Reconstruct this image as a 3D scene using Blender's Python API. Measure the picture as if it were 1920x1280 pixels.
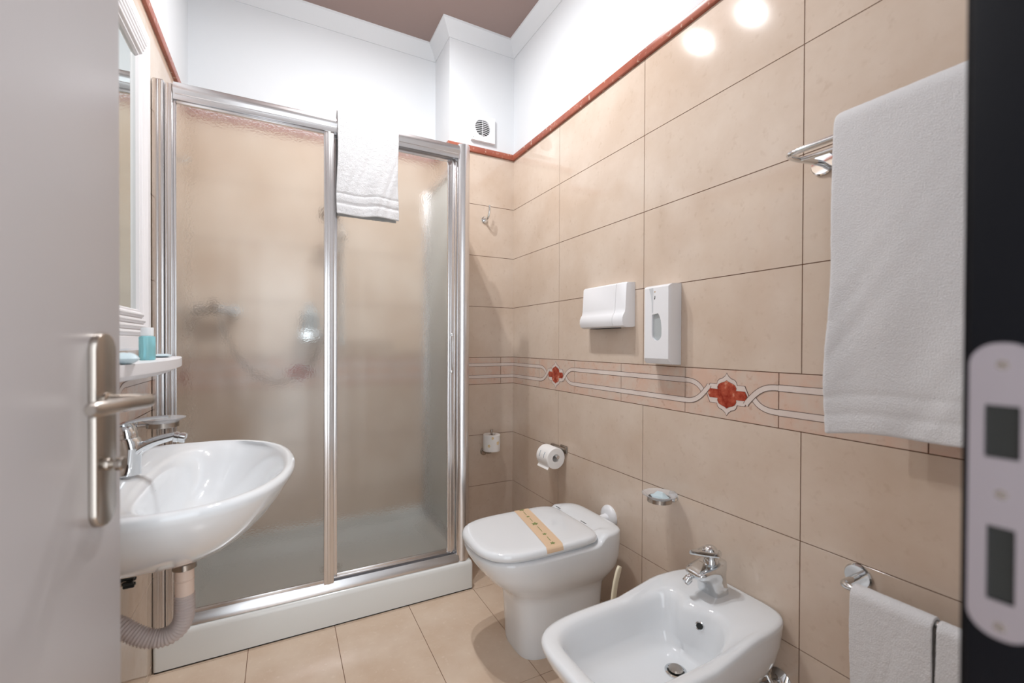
import bpy, bmesh, math, random
from mathutils import Vector, Matrix
from mathutils.bvhtree import BVHTree
for o in list(bpy.data.objects): bpy.data.objects.remove(o)
SC = bpy.context.scene
COL = SC.collection
PI = math.pi
random.seed(7)

# ---------------------------------------------------------------- camera
CAMH = 1.18
F, YAW, PIT, ROL, CY = 830.3, 0.4808, -0.0077, 0.0039, 651.3
_r = Vector((math.cos(YAW), -math.sin(YAW), 0)); _f = Vector((math.sin(YAW), math.cos(YAW), 0)); _u = Vector((0, 0, 1))
fw = _f*math.cos(PIT) + _u*math.sin(PIT)
up = -_f*math.sin(PIT) + _u*math.cos(PIT)
e1 = _r*math.cos(ROL) + up*math.sin(ROL)
e2 = -_r*math.sin(ROL) + up*math.cos(ROL)
cd = bpy.data.cameras.new('camera'); cam = bpy.data.objects.new('camera', cd); COL.objects.link(cam)
m = Matrix.Identity(4)
for i in range(3):
    m[i][0] = e1[i]; m[i][1] = e2[i]; m[i][2] = -fw[i]
m[2][3] = CAMH
cam.matrix_world = m
cd.sensor_width = 36; cd.lens = F/1920*36; cd.shift_y = (CY-640)/1920
cd.clip_start = 0.01
cd.dof.use_dof = True; cd.dof.focus_distance = 1.9; cd.dof.aperture_fstop = 2.5
SC.camera = cam

# ---------------------------------------------------------------- world, light, exposure
w = bpy.data.worlds.new('world'); SC.world = w; w.use_nodes = True
w.node_tree.nodes['Background'].inputs[0].default_value = (0.90, 0.95, 1.0, 1)
w.node_tree.nodes['Background'].inputs[1].default_value = 1.55
SC.view_settings.view_transform = 'Standard'
try: SC.view_settings.look = 'None'
except Exception: pass
SC.view_settings.exposure = 1.0
SC.view_settings.gamma = 1.0
SC.view_settings.use_curve_mapping = False
SC.cycles.use_denoising = True
SC.cycles.max_bounces = 14
SC.cycles.transmission_bounces = 12
SC.cycles.diffuse_bounces = 6
SC.cycles.glossy_bounces = 6
SC.cycles.sample_clamp_indirect = 6
SC.cycles.caustics_refractive = True
LAMPS = [(0.406, 1.788, 2.93), (0.355, 1.50, 2.93)]
for p in LAMPS:
    ld = bpy.data.lights.new('ceiling_bulb_light', 'AREA'); ld.shape = 'DISK'; ld.size = 0.03; ld.energy = 6.6
    ld.color = (0.97, 0.985, 1.0)
    lo = bpy.data.objects.new('ceiling_bulb_light', ld); lo.location = p; COL.objects.link(lo)
    ld = bpy.data.lights.new('ceiling_bulb_glow', 'POINT'); ld.energy = 3.0; ld.shadow_soft_size = 0.017
    ld.color = (0.97, 0.985, 1.0)
    lo = bpy.data.objects.new('ceiling_bulb_glow', ld); lo.location = p; COL.objects.link(lo)

# ---------------------------------------------------------------- materials
def lin(c):
    return tuple(((v/255)/12.92 if v/255 <= 0.04045 else ((v/255+0.055)/1.055)**2.4) for v in c) + (1,)
def newmat(name):
    mt = bpy.data.materials.new(name); mt.use_nodes = True
    nt = mt.node_tree; b = nt.nodes['Principled BSDF']
    return mt, nt, b
def setp(b, **k):
    for a, v in k.items():
        a = a.replace('_', ' ')
        if a in b.inputs: b.inputs[a].default_value = v
def M(name, col, rough=0.4, metal=0, bump=0, bscale=200, coat=0, var=0.0, **k):
    mt, nt, b = newmat(name)
    c = lin(col)
    setp(b, Base_Color=c, Roughness=rough, Metallic=metal, **k)
    if coat: setp(b, Coat_Weight=coat, Coat_Roughness=0.05)
    tc = nt.nodes.new('ShaderNodeTexCoord')
    nz = nt.nodes.new('ShaderNodeTexNoise'); nz.inputs['Scale'].default_value = bscale; nz.inputs['Detail'].default_value = 4
    nt.links.new(tc.outputs['Object'], nz.inputs['Vector'])
    if bump:
        bp = nt.nodes.new('ShaderNodeBump'); bp.inputs['Strength'].default_value = bump; bp.inputs['Distance'].default_value = 0.003
        nt.links.new(nz.outputs['Fac'], bp.inputs['Height']); nt.links.new(bp.outputs['Normal'], b.inputs['Normal'])
    mix = nt.nodes.new('ShaderNodeMix'); mix.data_type = 'RGBA'
    v = 1-var if var else 0.985
    mix.inputs[6].default_value = c; mix.inputs[7].default_value = (c[0]*v, c[1]*v, c[2]*v, 1)
    n2 = nt.nodes.new('ShaderNodeTexNoise'); n2.inputs['Scale'].default_value = 12
    nt.links.new(tc.outputs['Object'], n2.inputs['Vector'])
    nt.links.new(n2.outputs['Fac'], mix.inputs[0]); nt.links.new(mix.outputs[2], b.inputs['Base Color'])
    return mt
def tile_mat(name, a, bcol, speck, rough=0.16, sc=3.0, spk=0.35):
    mt, nt, b = newmat(name)
    tc = nt.nodes.new('ShaderNodeTexCoord')
    n1 = nt.nodes.new('ShaderNodeTexNoise'); n1.inputs['Scale'].default_value = sc; n1.inputs['Detail'].default_value = 6; n1.inputs['Roughness'].default_value = 0.6
    n2 = nt.nodes.new('ShaderNodeTexNoise'); n2.inputs['Scale'].default_value = 45; n2.inputs['Detail'].default_value = 5
    r1 = nt.nodes.new('ShaderNodeValToRGB'); r1.color_ramp.elements[0].position = 0.36; r1.color_ramp.elements[1].position = 0.64
    r1.color_ramp.elements[0].color = lin(a); r1.color_ramp.elements[1].color = lin(bcol)
    r2 = nt.nodes.new('ShaderNodeValToRGB'); r2.color_ramp.elements[0].position = 0.60; r2.color_ramp.elements[1].position = 0.74
    r2.color_ramp.elements[0].color = (0, 0, 0, 1); r2.color_ramp.elements[1].color = (spk, spk, spk, 1)
    mx = nt.nodes.new('ShaderNodeMix'); mx.data_type = 'RGBA'; mx.inputs[7].default_value = lin(speck)
    L = nt.links.new
    L(tc.outputs['Object'], n1.inputs['Vector']); L(tc.outputs['Object'], n2.inputs['Vector'])
    L(n1.outputs['Fac'], r1.inputs[0]); L(n2.outputs['Fac'], r2.inputs[0])
    L(r2.outputs[0], mx.inputs[0]); L(r1.outputs[0], mx.inputs[6]); L(mx.outputs[2], b.inputs['Base Color'])
    setp(b, Roughness=rough)
    return mt
TILE = tile_mat('beige_marble_tile', (201, 181, 163), (213, 197, 182), (176, 150, 128), 0.09, 3.0, 0.26)
FLOORT = tile_mat('floor_marble_tile', (204, 180, 158), (214, 194, 174), (226, 210, 192), 0.22, 5.0, 0.4)
BORD = tile_mat('pink_border_tile', (209, 178, 160), (207, 190, 176), (180, 140, 120), 0.2, 16.0, 0.5)
STRIPE = tile_mat('pale_inlay', (214, 200, 192), (222, 210, 202), (205, 190, 182), 0.25, 8.0, 0.3)
REDI = tile_mat('red_marble_inlay', (140, 46, 32), (188, 92, 68), (220, 178, 150), 0.22, 45.0, 0.8)
REDT = tile_mat('red_marble_trim', (150, 78, 60), (170, 98, 78), (214, 190, 170), 0.25, 7.0, 0.9)
GROUT = M('grout', (112, 74, 52), 0.9)
LINE = M('inlay_outline', (84, 60, 50), 0.7)
PLASTER = M('white_plaster', (218, 221, 224), 0.75, bump=0.02, bscale=300)
CEILM = M('taupe_ceiling_paint', (158, 138, 132), 0.8)
CERAM = M('white_ceramic', (225, 228, 231), 0.06, coat=0.3)
CERAM2 = M('white_tray_acrylic', (226, 228, 226), 0.2)
PLAS = M('white_plastic', (236, 237, 240), 0.28)
PLASG = M('grey_plastic', (178, 184, 186), 0.25)
CREAM = M('cream_plastic', (232, 224, 200), 0.35)
CHROME = M('chrome', (225, 228, 230), 0.06, 1)
CHROMED = M('satin_chrome', (176, 168, 160), 0.26, 1)
ALU = M('polished_aluminium', (222, 221, 222), 0.27, 1)
STEEL = M('strike_steel', (196, 190, 196), 0.33, 1)
DARK = M('dark_rubber', (30, 32, 30), 0.5)
BLACKP = M('dark_door_lacquer', (6, 8, 15), 0.5, Specular_IOR_Level=0.2)
DOORP = M('door_lacquer', (176, 170, 170), 0.32)
TERRY = M('white_terry', (223, 223, 225), 0.95, bump=0.9, bscale=420, var=0.04)
HEMM = M('white_towel_hem', (226, 226, 229), 0.85, bump=0.25, bscale=250)
PAPER = M('tissue_paper', (242, 240, 238), 0.9, bump=0.2, bscale=90)
BANDM = M('tan_paper_band', (220, 190, 158), 0.6, var=0.08)
GREEN = M('green_print', (128, 140, 84), 0.7)
BLUEP = M('blue_print', (60, 96, 128), 0.7)
YELP = M('yellow_print', (232, 208, 156), 0.9)
HOSEM = M('grey_corrugated_plastic', (186, 174, 170), 0.45)
PINKP = M('pale_pipe_plastic', (222, 200, 186), 0.4)
MIRRORF = M('white_mirror_frame', (232, 230, 232), 0.35)
WRAPM = M('soap_wrapper', (206, 226, 234), 0.35, var=0.15)
WRAPB = M('soap_wrapper_blue', (150, 196, 210), 0.35, var=0.2)
def glassmat(name, col=(1, 1, 1, 1), rough=0.0, ior=1.45, frost=False, trans=1.0):
    mt, nt, b = newmat(name)
    setp(b, Base_Color=col, Roughness=rough, IOR=ior)
    b.inputs['Transmission Weight'].default_value = trans
    if frost:
        L = nt.links.new
        tc = nt.nodes.new('ShaderNodeTexCoord')
        mp = nt.nodes.new('ShaderNodeMapping'); L(tc.outputs['Object'], mp.inputs['Vector'])
        nz = nt.nodes.new('ShaderNodeTexNoise'); nz.inputs['Scale'].default_value = 130; nz.inputs['Detail'].default_value = 2
        L(mp.outputs[0], nz.inputs['Vector'])
        def mth(op, a, b_):
            q = nt.nodes.new('ShaderNodeMath'); q.operation = op
            for k_, v_ in enumerate((a, b_)):
                if v_ is None: continue
                if isinstance(v_, (int, float)): q.inputs[k_].default_value = v_
                else: L(v_, q.inputs[k_])
            return q.outputs[0]
        sx = nt.nodes.new('ShaderNodeSeparateXYZ'); L(mp.outputs[0], sx.inputs[0])
        hh = mth('COSINE', mth('MULTIPLY', mth('ADD', sx.outputs[0], 0.065), 78.5), None)
        b1 = nt.nodes.new('ShaderNodeBump'); b1.inputs['Strength'].default_value = 0.35; b1.inputs['Distance'].default_value = 0.0022
        b2 = nt.nodes.new('ShaderNodeBump'); b2.inputs['Strength'].default_value = 1.0; b2.inputs['Distance'].default_value = 0.0003
        L(nz.outputs['Fac'], b1.inputs['Height']); L(hh, b2.inputs['Height'])
        L(b2.outputs['Normal'], b1.inputs['Normal']); L(b1.outputs['Normal'], b.inputs['Normal'])
    return mt
FROST = glassmat('textured_shower_glass', (0.99, 1.0, 0.99, 1), 0.2, 1.35, True, 1.0)
FROSTS = glassmat('side_panel_glass', (0.93, 0.96, 0.95, 1), 0.3, 1.3, False, 0.55)
CLEAR = glassmat('clear_frosted_dish', (0.97, 0.98, 1.0, 1), 0.12, 1.4, False, 0.75)
BLUEG = glassmat('blue_gel', (0.40, 0.80, 0.86, 1), 0.05, 1.35, False, 0.6)
WHITEG = M('translucent_cap', (236, 240, 242), 0.3)
MIRR = M('mirror_silver', (214, 222, 220), 0.01, 1)

# ---------------------------------------------------------------- mesh helpers
class MB:
    def __init__(s): s.bm = bmesh.new(); s.mats = []
    def mi(s, mat):
        if mat not in s.mats: s.mats.append(mat)
        return s.mats.index(mat)
    def _fin(s, faces, mat, smooth):
        i = s.mi(mat)
        for f in faces: f.material_index = i; f.smooth = smooth
    def box(s, x0, x1, y0, y1, z0, z1, mat, bev=0.0, seg=2, M4=None):
        b = bmesh.new()
        bmesh.ops.create_cube(b, size=1)
        for v in b.verts:
            v.co = Vector(((x0+x1)/2+v.co.x*(x1-x0), (y0+y1)/2+v.co.y*(y1-y0), (z0+z1)/2+v.co.z*(z1-z0)))
        if bev: bmesh.ops.bevel(b, geom=b.edges[:], offset=bev, segments=seg, affect='EDGES', profile=0.5)
        if M4 is not None: bmesh.ops.transform(b, matrix=M4, verts=b.verts)
        s.merge(b, mat, bool(bev))
    def merge(s, b, mat, smooth=True):
        b.verts.index_update()
        vs = [s.bm.verts.new(v.co) for v in b.verts]
        fs = []
        for f in b.faces:
            try: fs.append(s.bm.faces.new([vs[v.index] for v in f.verts]))
            except ValueError: pass
        s._fin(fs, mat, smooth); b.free()
    def poly(s, pts, mat, smooth=False):
        f = s.bm.faces.new([s.bm.verts.new(p) for p in pts]); s._fin([f], mat, smooth); return f
    def loft(s, rings, mat, cap0=True, cap1=True, smooth=True, closed=True):
        vs = [[s.bm.verts.new(p) for p in r] for r in rings]
        n = len(rings[0]); fs = []
        for a, b in zip(vs, vs[1:]):
            for i in range(n if closed else n-1):
                j = (i+1) % n
                fs.append(s.bm.faces.new((a[i], a[j], b[j], b[i])))
        if cap0: fs.append(s.bm.faces.new(list(reversed(vs[0]))))
        if cap1: fs.append(s.bm.faces.new(vs[-1]))
        s._fin(fs, mat, smooth)
    def lathe(s, prof, c, axis, mat, n=32, cap=True):
        a = Vector(axis).normalized(); t = a.orthogonal().normalized(); u = a.cross(t); c = Vector(c)
        rings = [[c + a*h + (t*math.cos(2*PI*k/n) + u*math.sin(2*PI*k/n))*max(r, 1e-5) for k in range(n)] for r, h in prof]
        s.loft(rings, mat, cap, cap)
    def tube(s, path, r, mat, n=14, cap=True):
        path = [Vector(p) for p in path]; rs = r if isinstance(r, (list, tuple)) else [r]*len(path)
        rings = []; t0 = (path[1]-path[0]).normalized(); nrm = t0.orthogonal().normalized()
        for i, p in enumerate(path):
            t = ((path[min(i+1, len(path)-1)]-path[max(i-1, 0)])).normalized()
            nrm = (nrm - t*nrm.dot(t)).normalized(); bn = t.cross(nrm)
            rings.append([p + (nrm*math.cos(2*PI*k/n)+bn*math.sin(2*PI*k/n))*rs[i] for k in range(n)])
        s.loft(rings, mat, cap, cap)
    def build(s, name, parent=None, subsurf=0, sharp=35, loc=None):
        bmesh.ops.recalc_face_normals(s.bm, faces=s.bm.faces[:])
        me = bpy.data.meshes.new(name)
        if loc is not None: bmesh.ops.translate(s.bm, verts=s.bm.verts[:], vec=-Vector(loc))
        s.bm.to_mesh(me); s.bm.free()
        for mt in s.mats: me.materials.append(mt)
        try: me.set_sharp_from_angle(angle=math.radians(sharp))
        except Exception: pass
        o = bpy.data.objects.new(name, me); COL.objects.link(o)
        if loc is not None: o.location = loc
        if parent is not None:
            o.parent = parent; o.matrix_parent_inverse = Matrix.Translation(-Vector(parent.location))
        if subsurf:
            md = o.modifiers.new('subdivision', 'SUBSURF'); md.levels = subsurf; md.render_levels = subsurf
        return o
def arc(c, r, a0, a1, n, ax1, ax2):
    c = Vector(c); ax1 = Vector(ax1); ax2 = Vector(ax2)
    return [c + ax1*(r*math.cos(a0+(a1-a0)*k/n)) + ax2*(r*math.sin(a0+(a1-a0)*k/n)) for k in range(n+1)]
def bez(p0, p1, p2, p3, n=12):
    P = [Vector(p) for p in (p0, p1, p2, p3)]
    return [P[0]*(1-t)**3 + P[1]*3*t*(1-t)**2 + P[2]*3*t*t*(1-t) + P[3]*t**3 for t in [k/n for k in range(n+1)]]
def thing(name, label, cat, loc, group=None):
    o = bpy.data.objects.new(name, None); o.empty_display_size = 0.05; COL.objects.link(o); o.location = loc
    o['label'] = label; o['category'] = cat
    if group: o['group'] = group
    return o
def tag(o, label, cat, group=None):
    o['label'] = label; o['category'] = cat
    if group: o['group'] = group
    return o
def struct(o): o['kind'] = 'structure'; return o
def sss(t): t = max(0, min(1, t)); return t*t*(3-2*t)
def sell(cx, cy, a0, a1, b, nf, nb, z, n=64, zf=None):
    """super-ellipse ring: x from cx-a0 (front) to cx+a1 (back), half width b; exponents front and back"""
    pts = []
    for k in range(n):
        t = 2*PI*k/n; c = math.cos(t); s_ = math.sin(t)
        e = nf if c < 0 else nb; a = a0 if c < 0 else a1
        x = cx + a*math.copysign(abs(c)**(2/e), c); y = cy + b*math.copysign(abs(s_)**(2/e), s_)
        pts.append(Vector((x, y, z + (zf(x, y) if zf else 0))))
    return pts

# ---------------------------------------------------------------- room shell
XL, XR, YB, YBB, XC, YF = -0.408, 1.275, 2.43, 2.69, 0.857, 0.124
ZC, ZT, ZCO = 3.015, 2.3085, 2.94
T = 0.302; G = 0.0013
ROWS = [(0, .034), (.034, .336), (.336, .638), (.638, .940), (1.1005, 1.4025), (1.4025, 1.7045), (1.7045, 2.0065), (2.0065, ZT)]
def make_wall(name, org, udir, nrm, L, joints, bjoints, medal, thick=0.08, ztop=ZC+0.05, uholes=None):
    """org: base corner at u=0, udir: unit along wall, nrm: unit into the room; joints in u"""
    O = Vector(org); U = Vector(udir); N = Vector(nrm); Zv = Vector((0, 0, 1))
    mb = MB()
    def P(u, z, d=0.0): return O + U*u + Zv*z + N*d
    def slab(u0, u1, z0, z1, d0, d1, mat, bev=0.0):
        b = bmesh.new(); bmesh.ops.create_cube(b, size=1)
        for v in b.verts:
            v.co = P(u0+(v.co.x+.5)*(u1-u0), z0+(v.co.z+.5)*(z1-z0), d0+(v.co.y+.5)*(d1-d0))
        if bev: bmesh.ops.bevel(b, geom=b.edges[:], offset=bev, segments=1, affect='EDGES')
        mb.merge(b, mat, False)
    slab(0, L, 0, ZT+.02, -thick, -0.0025, GROUT)
    slab(0, L, ZT+.02, ztop, -thick, 0.0, PLASTER)
    def cuts(js): 
        js = sorted(j for j in js if 0.004 < j < L-0.004); e = [0]+js+[L]; return list(zip(e, e[1:]))
    for z0, z1 in ROWS:
        for u0, u1 in cuts(joints): slab(u0+(G if u0 > 0 else 0), u1-(G if u1 < L else 0), z0+G*(z0 > 0), z1-G, -0.004, 0, TILE, 0.0002)
    for u0, u1 in cuts(bjoints): slab(u0+(G if u0 > 0 else 0), u1-(G if u1 < L else 0), .940+G, 1.1005-G, -0.004, 0, BORD, 0.0004)
    zc = 1.0205
    def strip(path, hw, d, mat, cl=True):
        for (a, b) in zip(path, path[1:]):
            pass
        pl = []; pr = []
        for i, p in enumerate(path):
            q0 = path[max(i-1, 0)]; q1 = path[min(i+1, len(path)-1)]
            t = Vector((q1[0]-q0[0], q1[1]-q0[1])).normalized(); n_ = Vector((-t.y, t.x))
            pl.append((p[0]+n_.x*hw, p[1]+n_.y*hw)); pr.append((p[0]-n_.x*hw, p[1]-n_.y*hw))
        for i in range(len(path)-1):
            q = [pl[i], pl[i+1], pr[i+1], pr[i]]
            if all(0 <= a[0] <= L for a in q): mb.poly([P(a[0], a[1], d) for a in q], mat)
    mt = []
    for uc in medal: mt.append((uc-.1675, uc+.1675))
    for u0, u1 in cuts(bjoints):
        mid = (u0+u1)/2
        if any(a < mid < b for a, b in mt): continue
        for s_ in (1, -1):
            strip([(u0, zc+s_*.0355), (u1, zc+s_*.0355)], .0102, .0004, LINE)
            strip([(u0, zc+s_*.0355), (u1, zc+s_*.0355)], .0085, .0007, STRIPE)
    outer = [(0, .0675), (.006, .058), (.016, .0505), (.027, .047), (.033, .041), (.036, .031), (.062, .031), (.076, 0)]
    inner = [(0, .045), (.008, .040), (.020, .036), (.029, .031), (.034, .022), (.033, .0145), (.063, .0145), (.071, 0)]
    def sym(h, g=1.0):
        q = [(x*g, y*g) for x, y in h]
        right = q + [(x, -y) for x, y in reversed(q[:-1])]
        left = [(-x, y) for x, y in reversed(right[1:-1])]
        return right + left
    def fan(pts, uc, d, mat):
        n = len(pts)
        for i in range(n):
            a = pts[i]; b = pts[(i+1) % n]
            if 0 <= uc+a[0] <= L and 0 <= uc+b[0] <= L:
                mb.poly([P(uc, zc, d), P(uc+a[0], zc+a[1], d), P(uc+b[0], zc+b[1], d)], mat)
    for uc in medal:
        for sx in (1, -1):
            for sz in (1, -1):
                main = (sx*sz < 0)
                end = (.066, -.030) if main else (.0865, -.004)
                pa = bez((.1675, .0355, 0), (.125, .037, 0), (.105, .024, 0), (end[0]+.004, end[1]+(.012 if main else .006), 0), 12)
                if main: pa.append(Vector((end[0], end[1]+.004, 0)))
                pth = [(uc+sx*p.x, zc+sz*p.y) for p in pa]
                k = .0006 if main else 0
                strip(pth, .0093, .0004+k, LINE); strip(pth, .0075, .0007+k, STRIPE)
        fan(sym(outer, 1.035), uc, .0006, LINE); fan(sym(outer), uc, .0009, STRIPE)
        fan(sym(inner, 1.02), uc, .0012, LINE); fan(sym(inner), uc, .0015, REDI)
    return mb.build(name)
# right wall: u runs from the front to the back
mR = make_wall('wall_right', (XR, -0.3, 0), (0, 1, 0), (-1, 0, 0), YB+0.3+.08,
          [1.921+.3-.6034*k for k in range(4)], [2.115+.3-.3345*k for k in range(8)], [.3+1.948-.3345*3*k for k in range(3)])
mL = make_wall('wall_left', (XL, -0.3, 0), (0, 1, 0), (1, 0, 0), YBB+.3+.08,
          [1.925+.3-.6034*k for k in range(-1, 4)], [1.70+.3-.3345*k for k in range(-3, 6)], [.3+1.5325+1.0035, .3+1.5325, .3+1.5325-1.0035])
mB = make_wall('wall_back', (XL, YBB, 0), (1, 0, 0), (0, -1, 0), XC-XL+.08,
          [.603, 1.206], [.091-.1675-XL+.3345*k for k in range(-1, 5)], [.091-XL])
mC = make_wall('wall_back_column', (XC+.001, YB, 0), (1, 0, 0), (0, -1, 0), XR-XC-.001, [], [1.19-XC-.001], [], thick=.3)
mS = make_wall('wall_column_side', (XC, YB+.001, 0), (0, 1, 0), (-1, 0, 0), YBB-YB-.001, [], [], [], thick=.05)
for o in (mR, mL, mB, mC, mS): struct(o)
# front wall with the doorway
OX0, OX1, OZ = -.36, .41, 2.1
mb = MB()
mb.box(XL-.08, OX0-.03, -.03, YF, 0, ZC+.05, PLASTER)
mb.box(OX1+.03, XR+.0, -.03, YF, 0, ZC+.05, PLASTER)
mb.box(OX0-.03, OX1+.03, -.03, YF, OZ+.03, ZC+.05, PLASTER)
struct(mb.build('wall_front'))
# floor
mb = MB()
mb.box(XL-.1, XR+.1, -.4, YBB+.1, -.06, -.0022, GROUT)
fx = [-.112-.311-.311+.311*k for k in range(8)]
fys = [.115, .73, 1.345, 1.965, 2.58, 2.80]
ys = [-.3]+fys
for i in range(len(fx)-1):
    for j in range(len(ys)-1):
        x0, x1 = max(fx[i], XL-.05), min(fx[i+1], XR+.05)
        if x1 > x0+.01: mb.box(x0+.001, x1-.001, ys[j]+.001, ys[j+1]-.001, -.006, 0, FLOORT, .0004, 1)
struct(mb.build('floor', sharp=20))
# ceiling
mb = MB(); mb.box(XL-.1, XR+.1, -.4, YBB+.1, ZC, ZC+.06, CEILM); struct(mb.build('ceiling'))
# cornice (sloping white band)
pts = [(XL, YF), (XL, YBB), (XC, YBB), (XC, YB), (XR, YB), (XR, YF)]
def inset(pts, d):
    n = len(pts); out = []
    for i in range(n):
        p0 = Vector(pts[i-1]); p = Vector(pts[i]); p1 = Vector(pts[(i+1) % n])
        a = (p-p0).normalized(); b = (p1-p).normalized()
        na = Vector((a.y, -a.x)); nb = Vector((b.y, -b.x))
        out.append(p + (na+nb)*d/(1+na.dot(nb)))
    return out
mb = MB(); rings = []
for d, z in [(0.0, ZCO-.004), (.004, ZCO-.004), (.006, ZCO), (.018, ZCO+.02), (.036, ZCO+.045), (.055, ZC-.012), (.055, ZC), (0, ZC)]:
    rings.append([Vector((p.x, p.y, z)) for p in inset(pts, d)])
mb.loft(rings, PLASTER, False, False, smooth=False); struct(mb.build('trim_1'))
# red marble rail along the top of the tiles
mb = MB(); rings = []
pts2 = [(XL, YF), (XL, YBB), (XC, YBB), (XC, YB), (XR, YB), (XR, YF)]
for d, z in [(0, ZT-.001), (.012, ZT+.0), (.014, ZT+.003), (.014, ZT+.03), (.010, ZT+.034), (0, ZT+.034)]:
    rings.append([Vector((p.x, p.y, z)) for p in inset(pts2, d)])
mb.loft(rings, REDT, False, False, smooth=False); struct(mb.build('trim_2'))
# dark door lining with strike plate
mb = MB()
mb.box(OX1, OX1+.03, -.03, YF-.002, 0, OZ+.03, BLACKP, .001)
mb.box(OX0-.03, OX0, -.03, YF-.002, 0, OZ+.03, BLACKP, .001)
mb.box(OX0, OX1, -.03, YF-.002, OZ, OZ+.03, BLACKP, .001)
mb.box(OX1+.03, OX1+.09, YF, YF+.010, 0, OZ+.09, BLACKP, .001)
mb.box(OX0-.047, OX0-.002, YF, YF+.006, 0, OZ+.09, BLACKP, .001)
lining = struct(mb.build('trim_3'))
mb = MB()
y0, y1, z0, z1 = .090, .121, .992, 1.182
yc = (y0+y1)/2; rr = (y1-y0)/2; xs = OX1-.0022
def capsule(ya, yb, za, zb, r, n=10):
    c = []
    for cyy, czz, a0 in [(yb-r, zb-r, 0), (ya+r, zb-r, PI/2), (ya+r, za+r, PI), (yb-r, za+r, 1.5*PI)]:
        for k in range(n+1):
            a = a0+PI/2*k/n; c.append((cyy+r*math.cos(a), czz+r*math.sin(a)))
    return c
def plate_with_holes(holes, o_pts, x, mat, mat2):
    b = bmesh.new(); edges = []
    def loop(pp):
        vs = [b.verts.new((x, p[0], p[1])) for p in pp]
        return [b.edges.new((vs[i], vs[(i+1) % len(vs)])) for i in range(len(vs))]
    edges += loop(o_pts)
    for h in holes: edges += loop(h)
    bmesh.ops.triangle_fill(b, edges=edges, use_beauty=True)
    mb.merge(b, mat, False)
    for pp, d in [(o_pts, OX1)]+[(h, OX1+.001) for h in holes]:
        mb.loft([[Vector((x, p[0], p[1])) for p in pp], [Vector((d, p[0], p[1])) for p in pp]], mat, False, False, False)
hs = [capsule(yc-.008, yc+.008, 1.108, 1.142, .001), capsule(yc-.0065, yc+.0065, 1.016, 1.064, .001)]
plate_with_holes(hs, capsule(y0, y1, z0, z1, rr-.001), xs, STEEL, DARK)
for h in hs: mb.poly([Vector((OX1-.0005, p[0], p[1])) for p in h], DARK)
for z in (1.168, 1.085, 1.000): mb.lathe([(.0034, -.0006), (.003, .0002), (.0005, .0002)], (xs, yc, z), (-1, 0, 0), CHROMED, 14)
sp = mb.build('strike_plate', lining); sp['label'] = 'bright steel strike plate'

# ---------------------------------------------------------------- door leaf
H = Vector((OX0, YF, 0)); E = Vector((-.218, .877, 0)); D = (E-H).normalized(); NN = Vector((D.y, -D.x, 0))
Lh = (E-H).length
door = bpy.data.objects.new('door_1', None); COL.objects.link(door); door.location = H; struct(door)
R4 = Matrix(((D.x, NN.x, 0, H.x), (D.y, NN.y, 0, H.y), (0, 0, 1, 0), (0, 0, 0, 1)))  # local x along leaf, y out of the visible face
mb = MB(); mb.box(0.012, Lh, -.040, 0, .006, 2.09, DOORP, .0015, 2, R4); mb.build('door_leaf', door)
def LP(s_, d, z): return R4 @ Vector((Lh-s_, d, z))
mb = MB()
pp = capsule(.028, .080, .920, 1.194, .0255)
ringz = [[LP(a, d, z) for a, z in [((p[0]-.054)*g+.054, (p[1]-1.057)*(1-(1-g)*.2)+1.057) for p in pp]] for d, g in [(0, 1), (.006, 1), (.0085, .95), (.0095, .86)]]
mb.loft(ringz, CHROMED, False, True); esc = mb.build('escutcheon', door)
mb = MB()
sps = .054
mb.lathe([(.013, 0), (.013, .003), (.010, .005)], LP(sps, .009, 1.097), NN, CHROMED)
path = [LP(sps, .008, 1.097), LP(sps, .035, 1.097)] + bez(LP(sps, .042, 1.097), LP(sps, .062, 1.097), LP(sps+.004, .062, 1.097), LP(sps+.024, .061, 1.097), 8) + [LP(sps+.06, .058, 1.099), LP(sps+.122, .054, 1.10), LP(sps+.128, .054, 1.10)]
mb.tube(path, [.0095]*(len(path)-1)+[.006], CHROMED, 18); mb.build('lever', door)
mb = MB()
mb.lathe([(.009, 0), (.009, .003), (.0085, .004)], LP(sps, .009, 1.007), NN, CHROMED)
mb.lathe([(.005, 0), (.005, .010), (.0095, .012), (.0095, .018), (.008, .020)], LP(sps, .009, 1.007), NN, CHROMED)
mb.build('thumb_turn', door)
mb = MB(); mb.box(Lh-.0005, Lh+.002, -.031, -.009, .93, 1.17, STEEL, .0005, 1, R4); mb.box(Lh, Lh+.010, -.026, -.014, 1.085, 1.12, STEEL, .001, 1, R4)
mb.build('latch_plate', door)

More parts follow.
